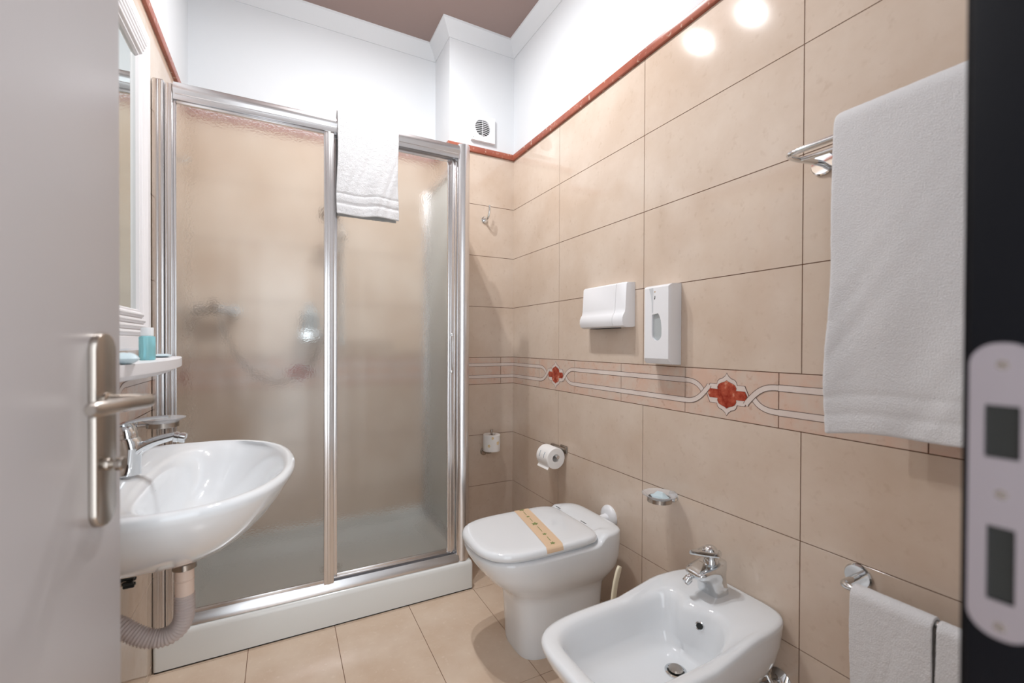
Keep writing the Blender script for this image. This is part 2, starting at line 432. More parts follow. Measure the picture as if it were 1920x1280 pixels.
# ---------------------------------------------------------------- shower
tray = thing('shower_tray', 'white rectangular shower tray with a tall rounded front edge on the floor', 'shower tray', (.2, 2.3, 0))
mb = MB()
def rrect(x0, x1, y0, y1, r, z, n=6):
    c = []
    for cx, cy, a0 in [(x1-r, y1-r, 0), (x0+r, y1-r, PI/2), (x0+r, y0+r, PI), (x1-r, y0+r, 1.5*PI)]:
        for k in range(n+1):
            a = a0+PI/2*k/n; c.append(Vector((cx+r*math.cos(a), cy+r*math.sin(a), z)))
    return c
tx0, tx1, ty0, ty1 = XL+.003, .822, 1.972, YBB-.003
mb.loft([rrect(tx0, tx1, ty0, ty1, .012, .006), rrect(tx0, tx1, ty0, ty1, .012, .118), rrect(tx0+.002, tx1-.002, ty0+.003, ty1-.002, .012, .128),
         rrect(tx0+.006, tx1-.006, ty0+.008, ty1-.006, .012, .135), rrect(tx0+.012, tx1-.012, ty0+.016, ty1-.012, .012, .138),
         rrect(tx0+.05, tx1-.05, ty0+.075, ty1-.045, .05, .138), rrect(tx0+.06, tx1-.06, ty0+.085, ty1-.055, .05, .13), rrect(tx0+.09, tx1-.09, ty0+.115, ty1-.085, .06, .07),
         rrect(tx0+.13, tx1-.13, ty0+.155, ty1-.125, .06, .062)], CERAM2, True, True)
mb.build('basin', tray)
mb = MB(); mb.box(tx0+.012, .770, ty1-.040, ty1-.001, .137, .186, CERAM2, .008, 3); mb.build('rear_upstand', tray)
mb = MB(); mb.box(tx0+.004, tx1-.004, ty0+.004, ty0+.05, 0.0, .007, DARK); mb.build('silicone_joint', tray)
mb = MB(); mb.lathe([(.045, 0), (.045, .004), (.035, .007), (.001, .008)], (.22, 2.36, .062), (0, 0, 1), CHROME); mb.build('drain_cover', tray)

enc = thing('shower_enclosure', 'aluminium framed shower enclosure with textured glass panels standing on the white tray', 'shower enclosure', (.2, 2.0, .138))
ZS, ZH = .139, 2.125
def profile_post(x0, x1, y0, y1, z0, z1, name, grooves):
    mb = MB(); mb.box(x0, x1, y0, y1, z0, z1, ALU, .003)
    for g, wd, d in grooves: mb.box(g, g+wd, y0-d, y0+.004, z0+.002, z1-.004, ALU, min(.0015, d*.45))
    return mb.build(name, enc)
profile_post(XL+.002, -.372, 1.984, 2.032, ZS, ZH-.005, 'wall_post', [(XL+.008, .012, .003), (XL+.024, .008, .0015)])
profile_post(-.371, -.347, 1.990, 2.032, ZS, ZH-.01, 'wall_post', [(-.369, .004, .002), (-.355, .006, .002)])
# rounded corner post on the right
mb = MB()
def dring(x0, x1, y0, y1, z):
    c = [Vector((x0, y1, z)), Vector((x0, y0+.012, z))]
    c += [Vector((x0+.006+.0*k, y0+.006, z)) for k in range(1)]
    n = 10
    for k in range(n+1):
        a = -PI/2*(1-k/n)
        c.append(Vector((x1-.035+.035*math.cos(a), y0+.035+.035*math.sin(a), z)))
    c.append(Vector((x1, y1, z))); return c
mb.loft([dring(.752, .812, 1.982, 2.04, z) for z in (ZS, ZH+.008)], ALU); mb.build('corner_post', enc)
mb = MB(); mb.box(.745, .7515, 1.992, 2.032, ZS, ZH-.04, ALU, .001); mb.build('door_channel', enc)
# rails
mb = MB()
prof = [(1.990, 2.083), (1.984, 2.095), (1.984, 2.112), (1.992, 2.124), (2.012, 2.127), (2.036, 2.122), (2.036, 2.062), (2.026, 2.060), (2.026, 2.072), (2.0, 2.072), (1.994, 2.062), (1.990, 2.062)]
mb.loft([[Vector((x, y, z)) for y, z in prof] for x in (-.346, .752)], ALU, smooth=False)
mb.box(-.340, .745, 1.9875, 1.992, 2.080, 2.083, ALU, .0008)
mb.build('top_rail', enc)
mb = MB()
prof = [(1.984, ZS), (1.984, .150), (1.990, .166), (1.996, .176), (1.998, .176), (1.998, .160), (2.010, .160), (2.010, .186), (2.014, .186), (2.014, .165), (2.034, .165), (2.036, ZS)]
mb.loft([[Vector((x, y, z)) for y, z in prof] for x in (-.346, .752)], ALU, smooth=False)
mb.build('bottom_rail', enc)
def pane(name, x0, x1, y, z0, z1, parent):
    mb = MB(); mb.box(x0, x1, y-.002, y+.002, z0, z1, FROST); return mb.build(name, parent)
# left panel (front track)
pl = MB(); pl.box(-.347, -.338, 1.997, 2.009, .172, 2.065, ALU, .001); pl.box(.158, .198, 1.993, 2.008, .168, 2.066, ALU, .003); pl.box(.172, .184, 1.990, 1.996, .17, 2.06, ALU, .0015)
pl.box(-.338, .160, 1.998, 2.008, .168, .190, ALU, .001); pl.box(-.338, .160, 1.998, 2.008, 2.052, 2.070, ALU, .001)
fp = pl.build('fixed_panel_frame', enc); pane('glass_pane', -.340, .160, 2.003, .185, 2.056, fp)
pl = MB(); pl.box(.196, .212, 2.012, 2.024, .178, 2.062, ALU, .001); pl.box(.703, .741, 2.008, 2.026, .178, 2.062, ALU, .004); pl.box(.716, .728, 2.004, 2.01, .18, 2.06, ALU, .002)
pl.box(.21, .705, 2.013, 2.023, .178, .200, ALU, .001); pl.box(.21, .705, 2.013, 2.023, 2.046, 2.064, ALU, .001)
sd = pl.build('sliding_door_frame', enc); pane('glass_pane', .208, .706, 2.018, .196, 2.05, sd)
mb = MB()
hz0, hz1, hx = 1.045, 1.222, .722
mb.tube([(hx, 2.008, hz0), (hx, 1.994, hz0+.001)] + bez((hx, 1.988, hz0+.004), (hx-.0, 1.978, hz0+.04), (hx-.012, 1.972, hz1-.05), (hx, 1.988, hz1-.004), 14) + [(hx, 1.996, hz1), (hx, 2.008, hz1)], .0042, CHROME, 12)
for z in (hz0, hz1): mb.lathe([(.008, 0), (.008, .004), (.006, .006)], (hx, 2.005, z), (0, -1, 0), CHROME, 16)
mb.build('pull_handle', sd)
# side panel
mb = MB(); mb.box(.786, .806, 2.04, 2.052, ZS, 2.10, ALU, .002); mb.box(.780, .812, YBB-.035, YBB-.001, ZS, 2.10, ALU, .003); mb.box(.786, .806, 2.05, YBB-.03, 2.07, 2.11, ALU, .002); mb.box(.786, .806, 2.05, YBB-.03, ZS, .17, ALU, .002)
sf = mb.build('side_panel_frame', enc)
mb = MB(); mb.box(.794, .798, 2.05, YBB-.03, .165, 2.075, FROSTS); mb.build('glass_pane', sf)

# shower fittings behind the glass
sh = thing('shower_riser', 'chrome shower rail with hand shower and hose on the tiled wall behind the textured glass', 'shower set', (.30, 2.688, 1.3))
mb = MB(); mb.tube([(.30, 2.64, 1.17), (.30, 2.64, 1.86)], .0095, CHROME)
for z in (1.19, 1.84): mb.lathe([(.018, 0), (.018, .01), (.010, .014), (.010, .05)], (.30, 2.690, z), (0, -1, 0), CHROME, 20)
mb.build('rail', sh)
mb = MB(); mb.box(.283, .317, 2.60, 2.66, 1.76, 1.80, CHROMED, .006); mb.build('slider', sh)
mb = MB(); mb.tube([(.27, 2.60, 1.68), (.25, 2.57, 1.80), (.235, 2.54, 1.85)], [.011, .012, .02], CHROME)
mb.lathe([(.018, -.02), (.045, 0), (.047, .012), (.04, .016), (.001, .016)], (.232, 2.535, 1.862), (-.2, -.75, -.62), CHROMED); mb.build('hand_shower', sh)
mb = MB(); mb.tube(bez((.27, 2.60, 1.68), (.28, 2.58, 1.2), (.10, 2.60, .85), (-.12, 2.62, 1.02), 26) + bez((-.12, 2.62, 1.02), (-.2, 2.62, 1.1), (-.25, 2.63, 1.2), (-.27, 2.64, 1.31), 8), .0065, CHROMED, 10); mb.build('hose', sh)
mx = thing('shower_mixer', 'chrome shower mixer tap on the tiled wall behind the left glass panel', 'tap', (-.29, 2.688, 1.34))
mb = MB(); mb.tube([(-.375, 2.63, 1.345), (-.205, 2.63, 1.345)], .02, CHROME, 20)
for x in (-.365, -.215): mb.lathe([(.032, 0), (.032, .008), (.018, .014), (.018, .05)], (x, 2.690, 1.345), (0, -1, 0), CHROME, 24)
mb.build('body', mx)
mb = MB(); mb.lathe([(.019, 0), (.021, .03), (.015, .036), (.001, .037)], (-.29, 2.615, 1.345), (0, -1, 0.3), CHROMED); mb.tube([(-.29, 2.585, 1.355), (-.29, 2.545, 1.39)], [.007, .006], CHROMED); mb.build('lever', mx)
sdh = thing('shower_soap_basket', 'grey shower caddy with bottles fixed on the back wall behind the left glass panel', 'shower caddy', (.14, 2.688, 1.28))
mb = MB()
mb.lathe([(.022, 0), (.022, .01), (.012, .015)], (.14, 2.690, 1.38), (0, -1, 0), CHROME)
mb.box(.085, .195, 2.59, 2.682, 1.20, 1.206, CHROME, .002); mb.box(.085, .195, 2.588, 2.594, 1.20, 1.25, CHROME, .002); mb.box(.085, .091, 2.59, 2.682, 1.20, 1.25, CHROME, .002); mb.box(.189, .195, 2.59, 2.682, 1.20, 1.25, CHROME, .002)
mb.tube([(.14, 2.68, 1.39), (.14, 2.676, 1.20)], .006, CHROME); mb.build('basket', sdh)
mb = MB(); mb.lathe([(.04, 0), (.043, .02), (.043, .13), (.02, .155), (.02, .17), (.001, .17)], (.140, 2.637, 1.208), (0, 0, 1), PLASG, 28)
o = mb.build('dispenser_bottle'); tag(o, 'grey bottle standing in the shower caddy behind the left glass panel', 'bottle')
mb = MB(); mb.lathe([(.020, 0), (.020, .006), (.008, .01)], (XL+.001, 2.36, 1.97), (1, 0, 0), CHROME, 20); mb.tube([(XL+.005, 2.36, 1.97), (XL+.04, 2.36, 1.965), (XL+.055, 2.36, 1.985)], .006, CHROME)
tag(mb.build('shower_hook'), 'small chrome hook high on the left wall inside the shower', 'hook')

# ---------------------------------------------------------------- towels
def towel(name, label, axis, c0, c1, bar, z, rad, front, back, thick, seed, amp, mat=TERRY, group=None, nv=60, wave=0.0, side=-1, lean=0.0, edge=0.0, bands=True):
    """drape over a bar: axis 'Y' or 'X' = direction of the bar; bar = the other coordinate; front side is toward 'side'"""
    rnd = random.Random(seed); ph = [rnd.uniform(0, 6.28) for _ in range(8)]
    S = []  # (offset, drop, s)
    nb = 46
    for k in range(nb): t = 1-k/nb; S.append((-rad, -back*t, -1, back*t))
    for k in range(13): a = PI*k/12; S.append((-rad*math.cos(a), rad*math.sin(a), 0, 0))
    for k in range(1, nb+21): t = k/(nb+20); S.append((rad, -front*t, 1, front*t))
    rows = []
    for off, dz, sd_, dist in S:
        row = []
        L = front if sd_ >= 0 else back
        g = min(1, dist/L*1.3) if L else 0
        for i in range(nv+1):
            v = i/nv
            d = amp*g*(math.sin(v*6+ph[0]+dist*.8)*.55 + math.sin(v*13+ph[1]-dist*1.2+.5*math.sin(dist*8))*.3 + math.sin(v*24+ph[2]+dist*1.5)*.14*g) if sd_ >= 0 else amp*.1*g*math.sin(v*9+ph[3])
            d += .0010*math.sin(v*31+dist*47+ph[4]+2*math.sin(v*11+dist*13))*g
            if sd_ > 0: d += lean*dist
            hem = 0
            if bands and sd_ > 0:
                for q in (.045, .085):
                    if abs(dist-(L-q)) < .005: d -= .0024
            e = edge*math.sin(dist*9+ph[5])*g
            vv = c0 + (c1-c0)*v + e + .004*math.sin(dist*14+ph[6]+v*2)*g
            zz = z + dz + (wave*g*g*(math.sin(v*6.5+ph[7])*.6+.35*math.sin(v*13)) if sd_ > 0 else 0)
            o_ = bar + side*(off + d)
            row.append(Vector((o_, vv, zz)) if axis == 'Y' else Vector((vv, o_, zz)))
        rows.append(row)
    mb = MB(); mb.loft(rows, mat, False, False, closed=False)
    o = mb.build(name)
    md = o.modifiers.new('solid', 'SOLIDIFY'); md.thickness = thick; md.offset = 0
    md = o.modifiers.new('bevel', 'SUBSURF'); md.levels = 1; md.render_levels = 1
    tx = bpy.data.textures.new('terry_pile', 'CLOUDS'); tx.noise_scale = 0.012
    md = o.modifiers.new('pile', 'DISPLACE'); md.texture = tx; md.strength = .0016; md.texture_coords = 'LOCAL'
    return tag(o, label, 'towel', group)
towel('bath_towel', 'large white bath towel hanging from the double chrome rail at upper right', 'Y', .560, .06, 1.155, 1.674, .040, .687, .62, .007, 3, .026, wave=.014, lean=.012, bands=True)
towel('shower_towel', 'small white terry towel draped over the top rail of the shower enclosure', 'X', .208, .462, 2.008, 2.128, .034, .405, .40, .006, 5, .008, wave=.006, lean=-.01, nv=46)
towel('hand_towel', 'white hand towel hanging on the low chrome rail beside the bidet, near part', 'Y', .3955, .08, 1.20, .596, .0165, .36, .34, .007, 9, .010, lean=.01)
towel('hand_towel', 'white hand towel folded at the far end of the low rail beside the bidet', 'Y', .548, .4005, 1.20, .596, .020, .36, .34, .007, 12, .006, lean=.02)

# ---------------------------------------------------------------- towel rails
rail = thing('towel_rail', 'chrome double-bar towel rail on the right wall holding the large bath towel', 'towel rail', (XR, .66, 1.65))
mb = MB()
zr = 1.655
for yy in (.662, .02): 
    mb = MB(); mb.lathe([(.030, 0), (.030, .006), (.027, .009), (.001, .0095)], (XR, yy, zr+.005), (-1, 0, 0), CHROME, 36); mb.build('wall_flange', rail)
mb = MB()
mb.tube([(XR-.006, .662, zr+.005), (XR-.055, .666, zr+.003)] + bez((XR-.10, .670, zr), (1.130, .674, zr), (1.1225, .670, zr), (1.1215, .64, zr), 10) + [(1.1215, .4, zr), (1.1215, .02, zr)], .0075, CHROME, 18)
mb.tube([(1.178, .666, zr), (1.182, .652, zr), (1.185, .62, zr), (1.185, .4, zr), (1.185, .02, zr)], .006, CHROME, 16)
mb.tube([(XR-.006, .02, zr-.005), (1.1215, .02, zr)], .0075, CHROME, 16)
mb.build('double_bar', rail)
rail = thing('towel_rail', 'low chrome towel rail on the right wall holding the white hand towels', 'towel rail', (XR, .57, .6))
for yy in (.573, .02):
    mb = MB(); mb.lathe([(.030, 0), (.030, .006), (.027, .010), (.001, .0105)], (XR, yy, .607), (-1, 0, 0), CHROME, 36); mb.build('wall_flange', rail)
mb = MB(); mb.tube([(XR-.006, .573, .607), (XR-.04, .575, .605)] + bez((1.222, .577, .604), (1.204, .577, .604), (1.20, .570, .604), (1.20, .55, .604), 8) + [(1.20, .3, .604), (1.20, .02, .604), (XR-.004, .02, .604)], .0075, CHROME, 18); mb.build('bar', rail)

# ---------------------------------------------------------------- robe hook, fan
rh = thing('robe_hook', 'chrome robe hook on the tiled column beside the shower', 'hook', (1.078, YB, 1.92))
mb = MB(); mb.lathe([(.020, 0), (.020, .006), (.017, .009), (.001, .0095)], (1.078, YB, 1.920), (0, -1, 0), CHROME, 28); mb.build('wall_flange', rh)
mb = MB(); mb.tube([(1.078, YB-.004, 1.922), (1.079, YB-.025, 1.918)] + bez((1.080, YB-.035, 1.918), (1.082, YB-.055, 1.925), (1.084, YB-.060, 1.945), (1.084, YB-.062, 1.992), 10), [.0065]*12+[.0055], CHROME, 14); mb.build('hook_arm', rh)
fan = thing('extractor_fan', 'square white extractor fan with round slatted grille on the white column', 'extractor fan', (1.062, YB, 2.45))
fx0, fx1, fz0, fz1 = .987, 1.137, 2.377, 2.527; fc = ((fx0+fx1)/2-.004, (fz0+fz1)/2+.004); fr = .049
mb = MB()
b = bmesh.new(); n = 40
outer = [b.verts.new((x, YB-.020, z)) for x, z in ((fx0, fz0), (fx1, fz0), (fx1, fz1), (fx0, fz1))]
cir = [b.verts.new((fc[0]+fr*math.cos(2*PI*k/n), YB-.020, fc[1]+fr*math.sin(2*PI*k/n))) for k in range(n)]
ed = [b.edges.new((outer[i], outer[(i+1) % 4])) for i in range(4)] + [b.edges.new((cir[i], cir[(i+1) % n])) for i in range(n)]
bmesh.ops.triangle_fill(b, edges=ed, use_beauty=True); mb.merge(b, PLAS, False)
sq = [(fx0, fz0), (fx1, fz0), (fx1, fz1), (fx0, fz1)]
mb.loft([[Vector((x, YB-.020, z)) for x, z in sq], [Vector((x, YB-.0005, z)) for x, z in sq]], PLAS, False, False, False)
mb.loft([[Vector((fc[0]+fr*math.cos(2*PI*k/n), y, fc[1]+fr*math.sin(2*PI*k/n))) for k in range(n)] for y in (YB-.020, YB-.004)], PLAS, False, True, False)
mb.build('cover', fan)
mb = MB(); mb.lathe([(fr-.002, 0), (fr-.002, .001)], (fc[0], YB-.006, fc[1]), (0, -1, 0), DARK, 32); mb.build('duct_opening', fan)
mb = MB()
for k in range(9):
    zz = fc[1]-fr+.011*(k+.5); hw = math.sqrt(max(0, fr*fr-(zz-fc[1])**2))
    if hw > .012:
        pts_ = [Vector((fc[0]-hw+2*hw*q/12, YB-.010-.012*(1-((q-6)/6)**2), zz)) for q in range(13)]
        mb.loft([[p+Vector((0, -.002, -.0028)), p+Vector((0, -.003, .0005)), p+Vector((0, .005, .0030)), p+Vector((0, .006, .0005))] for p in pts_], PLAS)
mb.box(fc[0]-.003, fc[0]+.003, YB-.018, YB-.010, fc[1]-fr, fc[1]+fr, PLAS, .001)
mb.build('grille', fan)
mb = MB(); mb.lathe([(.0035, 0), (.003, .002), (.001, .002)], (fx0+.012, YB-.020, fz0+.015), (0, -1, 0), PLASG, 12); mb.build('screw', fan)

# ---------------------------------------------------------------- dispensers on the right wall
d1 = thing('toilet_paper_dispenser', 'wide white plastic toilet paper dispenser with rounded lower lip on the right wall', 'dispenser', (XR, 1.49, 1.34))
mb = MB()
# profile in (depth, z) of the wide box, lower lip bulging
pf = [(0, 1.252), (.044, 1.250), (.060, 1.256), (.066, 1.272), (.065, 1.290), (.058, 1.305), (.052, 1.312), (.049, 1.33), (.043, 1.428), (.038, 1.434), (0, 1.436)]
def dsec(y, k): return [Vector((XR-d*(k if d > .01 else 1), y, 1.343+(z-1.343)*(.985 if k < 1 else 1))) for d, z in pf]
ya, yb_ = 1.365, 1.662
mb.loft([dsec(ya, .55), dsec(ya+.006, .93), dsec(ya+.014, 1.0), dsec(1.4285, 1.0)], PLAS); 
mb.loft([dsec(1.4300, 1.0), dsec(yb_-.014, 1.0), dsec(yb_-.005, .93), dsec(yb_, .6)], PLAS)
mb.build('cover', d1)
mb = MB(); mb.box(XR-.04, XR-.004, 1.425, 1.434, 1.256, 1.428, DARK); mb.build('cover_joint', d1)
mb = MB(); mb.box(XR-.044, XR-.006, 1.44, 1.60, 1.248, 1.252, DARK); mb.build('paper_slot', d1)

d2 = thing('sanitary_bag_dispenser', 'narrow tall white plastic dispenser with oval window on the right wall', 'dispenser', (XR, 1.19, 1.25))
mb = MB()
Yn, Yf = 1.130, 1.252; zb0, zt0 = 1.108, 1.402; Xf = XR-.064
cyv, top, bot, hw_ = 1.2165, 1.401, 1.168, .0135
# front plate with a window that narrows and runs out at the top
b = bmesh.new()
win = []
for k in range(13):
    a = PI + PI*k/12; win.append((1.1855+.0235*math.cos(a), 1.218+.0235*math.sin(a)))
win += [(1.1620, 1.24), (1.1655, 1.268), (1.1735, 1.287), (1.180, 1.294), (1.2085, 1.290)]
win = [(1.1855+(1.1855-y), z) if i_ < 13 else (y, z) for i_, (y, z) in enumerate(win)]
ou = [(1.131, zb0+.022), (Yf-.006, zb0+.022), (Yf-.006, zt0-.014), (1.131, zt0-.014)]
vo = [b.verts.new((Xf, y, z)) for y, z in ou]; vw = [b.verts.new((Xf, y, z)) for y, z in win]
ed = [b.edges.new((vo[i], vo[(i+1) % 4])) for i in range(4)] + [b.edges.new((vw[i], vw[(i+1) % len(vw)])) for i in range(len(vw))]
bmesh.ops.triangle_fill(b, edges=ed, use_beauty=True); mb.merge(b, PLAS, False)
mb.loft([[Vector((x, y, z)) for y, z in win] for x in (Xf, Xf+.010)], PLAS, False, False, False)
r0 = [Vector((Xf, y, z)) for y, z in ou]
r1 = [Vector((Xf+.004, y, z)) for y, z in [(1.1285, zb0+.014), (Yf-.002, zb0+.014), (Yf-.002, zt0-.010), (1.1285, zt0-.010)]]
r2 = [Vector((Xf+.016, y, z)) for y, z in [(1.1275, zb0+.002), (Yf, zb0+.002), (Yf, zt0-.004), (1.1275, zt0-.004)]]
r3 = [Vector((XR-.0005, y, z)) for y, z in [(Yn, zb0), (Yf, zb0), (Yf, zt0), (Yn, zt0)]]
mb.loft([r0, r1, r2, r3], PLAS, False, True, False); mb.build('cover', d2)
mb = MB(); mb.poly([Vector((Xf+.008, y, z)) for y, z in win], PLASG); mb.build('window', d2)
mb = MB()
mb.poly([Vector((Xf-.0006, y, z)) for y, z in [(1.204, 1.296), (1.2085, 1.296), (1.210, 1.335), (1.214, 1.362), (1.2235, 1.387), (1.203, 1.387)]], M('moulded_groove', (206, 210, 214), .3))
mb.build('moulded_groove', d2)
mb = MB()
mb.box(Xf-.0006, Xf, 1.1915, 1.1975, 1.371, 1.3745, M('amber_mark', (180, 140, 90), .5)); mb.box(Xf-.0006, Xf, 1.1930, 1.1955, 1.348, 1.358, DARK); mb.box(Xf-.0006, Xf, 1.1945, 1.1975, 1.345, 1.350, DARK); mb.build('printed_symbol', d2)

# ---------------------------------------------------------------- toilet
TY = 1.520
toi = thing('toilet', 'white ceramic floor-standing toilet with closed lid beside the shower', 'toilet', (.95, TY, 0))
def body_ring(x0, x1, hw, z, nf=2.9, nb=6, zf=None, cx=None, n=96):
    c = cx if cx is not None else x0+(x1-x0)*.45
    return sell(c, TY, c-x0, x1-c, hw, nf, nb, z, n, zf)
stepz = lambda x, y: .032*sss((x-1.068)/.045)
mb = MB()
R = [body_ring(.800, 1.165, .114, 0.0, 3.8, 5), body_ring(.796, 1.165, .117, .02, 3.8, 5), body_ring(.790, 1.165, .118, .14, 3.8), body_ring(.782, 1.17, .119, .20, 3.6), body_ring(.776, 1.175, .123, .228, 3.3),
     body_ring(.757, 1.185, .137, .247), body_ring(.725, 1.20, .158, .275), body_ring(.688, 1.212, .176, .305), body_ring(.655, 1.217, .187, .345), body_ring(.632, 1.219, .192, .38, zf=lambda x, y: .4*stepz(x, y)),
     body_ring(.622, 1.219, .194, .405, zf=stepz), body_ring(.624, 1.217, .192, .412, zf=stepz), body_ring(.632, 1.209, .184, .4165, zf=stepz), body_ring(.65, 1.19, .166, .418, zf=stepz)]
for g in (.85, .6, .35, .12): R.append([Vector((.93+(p.x-.93)*g, TY+(p.y-TY)*g, .418+stepz(.93+(p.x-.93)*g, 0))) for p in body_ring(.65, 1.19, .166, .418)])
mb.loft(R, CERAM); mb.build('bowl', toi, sharp=60)
mb = MB()
def lidring(g, z, n=96): return [Vector((.862+(p.x-.862)*g, TY+(p.y-TY)*g, z)) for p in sell(.862, TY, .246, .236, .190, 3.1, 6.5, z, n)]
mb.loft([lidring(.93, .4185), lidring(.94, .423), lidring(.93, .4268)], CERAM); mb.build('seat', toi)
mb = MB()
LR = [lidring(.90, .4275), lidring(.982, .4282), lidring(.997, .4295), lidring(1.0, .434), lidring(.998, .440), lidring(.985, .447), lidring(.96, .4515), lidring(.92, .4535), lidring(.8, .4545), lidring(.6, .455), lidring(.4, .4553), lidring(.2, .4555)]
lid = MB(); lid.loft(LR, CERAM)
bmesh.ops.recalc_face_normals(lid.bm, faces=lid.bm.faces[:]); bv = BVHTree.FromBMesh(lid.bm)
lid.build('lid', toi, sharp=60)
for yy in (1.655, 1.468):
    mb = MB()
    for k in range(5): mb.box(1.098, 1.102, yy-.016+.0075*k, yy-.0115+.0075*k, .4500, .4512, DARK)
    mb.build('hinge_mark', toi)
def onlid(x, y_path):
    p, n_, i_, d_ = bv.find_nearest(Vector(y_path)); return p, n_
def bandpt(s_, t, off=.0009):
    """s_ across the band (-1..1), t along it, 0 far end low .. 1 near end low"""
    hw = .19; zlo, zhi = .431, .47
    segs = [(TY+hw+.01, zlo), (TY+hw+.01, zhi), (TY-hw-.01, zhi), (TY-hw-.01, zlo)]
    Ls = [zhi-zlo, 2*hw+.02, zhi-zlo]; tot = sum(Ls); d = t*tot
    for i in range(3):
        if d <= Ls[i] or i == 2: a, b_ = segs[i], segs[i+1]; q = d/Ls[i]; break
        d -= Ls[i]
    y = a[0]+(b_[0]-a[0])*q; z = a[1]+(b_[1]-a[1])*q
    xc = .905 + (y-TY)*.16
    p, n_ = onlid(0, (xc+s_*.035, y, z)); return p + n_*off
mb = MB()
NT = 90
mb.loft([[bandpt(-1+2*i/6, .01+.98*k/NT) for i in range(7)] for k in range(NT+1)], BANDM, False, False, closed=False)
band = mb.build('paper_band', toi); band['label'] = 'tan paper hygiene band printed with green leaves'
mb = MB()
def decal(s0, t0, rad, spikes, mat):
    pts_ = []
    for k in range(spikes*2):
        a = PI*k/spikes; r_ = rad*(1 if k % 2 == 0 else .55)
        pts_.append(bandpt(s0+r_*math.cos(a)/.029, t0+r_*math.sin(a)/.46, .0016))
    c_ = bandpt(s0, t0, .0016)
    for i in range(len(pts_)): mb.poly([c_, pts_[i], pts_[(i+1) % len(pts_)]], mat)
for t0, rad in ((.14, .013), (.31, .008), (.47, .014), (.68, .009), (.84, .010)): decal(0, t0, rad, 5, GREEN)
for t0, t1 in ((.19, .27), (.35, .42), (.53, .63), (.73, .80)):
    mb.loft([[bandpt(-.04, t0+(t1-t0)*k/8, .0016), bandpt(.04, t0+(t1-t0)*k/8, .0016)] for k in range(9)], GREEN, False, False, closed=False)
mb.build('printed_leaves', band)
# flush pipe with rosette
fpz = .425
fl = thing('flush_pipe', 'white plastic flush pipe with oval wall rosette behind the toilet', 'pipe', (XR, 1.515, fpz))
mb = MB()
mb.lathe([(.050, 0), (.050, .006), (.046, .013), (.036, .018), (.028, .020), (.001, .020)], (XR, 1.515, fpz+.002), (-1, 0, 0), PLAS, 36); mb.build('rosette', fl)
mb = MB(); mb.tube([(XR-.015, 1.515, fpz-.004), (1.232, 1.515, fpz-.006), (1.215, 1.515, fpz-.010)], [.022, .022, .024], PLAS, 24); mb.build('elbow', fl)

# ---------------------------------------------------------------- toilet brush
br = thing('toilet_brush', 'cream plastic toilet brush handle standing between toilet and bidet', 'toilet brush', (1.075, 1.235, 0))
mb = MB(); mb.lathe([(.042, 0), (.045, .01), (.040, .12), (.036, .12), (.036, .02), (.001, .02)], (1.055, 1.232, 0), (0, 0, 1), CREAM); mb.build('holder', br)
mb = MB()
pth = bez((1.052, 1.235, .05), (1.050, 1.235, .20), (1.056, 1.237, .30), (1.092, 1.240, .374), 18)
Rg = []
for i, p in enumerate(pth):
    tt = (pth[min(i+1, 18)]-pth[max(i-1, 0)]).normalized(); sx = Vector((tt.z, 0, -tt.x)); wd = .0105 if i < 18 else .007; th = .006
    if i == 17: wd = .0105
    Rg.append([p + sx*(wd*math.copysign(abs(math.cos(a))**.6, math.cos(a))) + Vector((0, 1, 0))*(th*math.copysign(abs(math.sin(a))**.6, math.sin(a))) for a in [2*PI*k/20 for k in range(20)]])
mb.loft(Rg, CREAM); mb.build('handle', br)

# ---------------------------------------------------------------- bidet
BY = .897
bid = thing('bidet', 'white ceramic wall-side bidet with chrome mixer tap in the foreground', 'bidet', (.95, BY, 0))
bstep = lambda x, y: .030*sss((x-.985)/.115)
def br_(x0, x1, hw, z, nf=4.2, nb=6, zf=None, n=96, cy=BY):
    c = x0+(x1-x0)*.5; return sell(c, cy, c-x0, x1-c, hw, nf, nb, z, n, zf)
mb = MB()
R = [br_(.82, 1.20, .085, 0), br_(.82, 1.20, .086, .02), br_(.80, 1.21, .090, .17), br_(.765, 1.225, .115, .215), br_(.705, 1.25, .145, .255), br_(.655, 1.262, .165, .30), br_(.622, 1.270, .176, .34, zf=lambda x, y: .3*bstep(x, y)),
     br_(.608, 1.2735, .181, .37, zf=bstep), br_(.608, 1.2735, .1815, .379, zf=bstep), br_(.612, 1.271, .178, .385, zf=bstep), br_(.620, 1.264, .170, .3875, zf=bstep), br_(.632, 1.20, .160, .3875, zf=bstep)]
def inn(x0, x1, hw, z, k=1.0, nf=4.0, nb=3.4):
    return br_(x0, x1, hw, z, nf, nb, (lambda x, y: k*bstep(x, y)))
def pinch(ring, amt):
    out = []
    for p in ring:
        q = p.copy()
        if q.x > 1.0: q.x -= amt*math.exp(-((q.y-.925)/.045)**2)*sss((q.x-1.0)/.08)
        out.append(q)
    return out
R += [pinch(inn(.645, 1.120, .150, .3865), .02), pinch(inn(.655, 1.106, .142, .380), .035), pinch(inn(.664, 1.096, .135, .365, .9), .04), pinch(inn(.675, 1.088, .128, .335, .5), .035), pinch(inn(.69, 1.075, .118, .30, .1), .02), inn(.73, 1.062, .100, .272, 0), inn(.85, 1.045, .068, .263, 0), inn(.93, 1.03, .03, .260, 0)]
mb.loft(R, CERAM)
bmesh.ops.recalc_face_normals(mb.bm, faces=mb.bm.faces[:]); mb.bm.normal_update()
bbv = BVHTree.FromBMesh(mb.bm)
mb.build('basin', bid, sharp=70)
mb = MB()
ov = Vector((1.077, .880, .367)); hit = bbv.ray_cast(Vector((.85, .880, .3655)), Vector((1, 0, 0)))
oc, on = (hit[0], hit[1]) if hit[0] is not None else (ov, Vector((-1, 0, .3)))
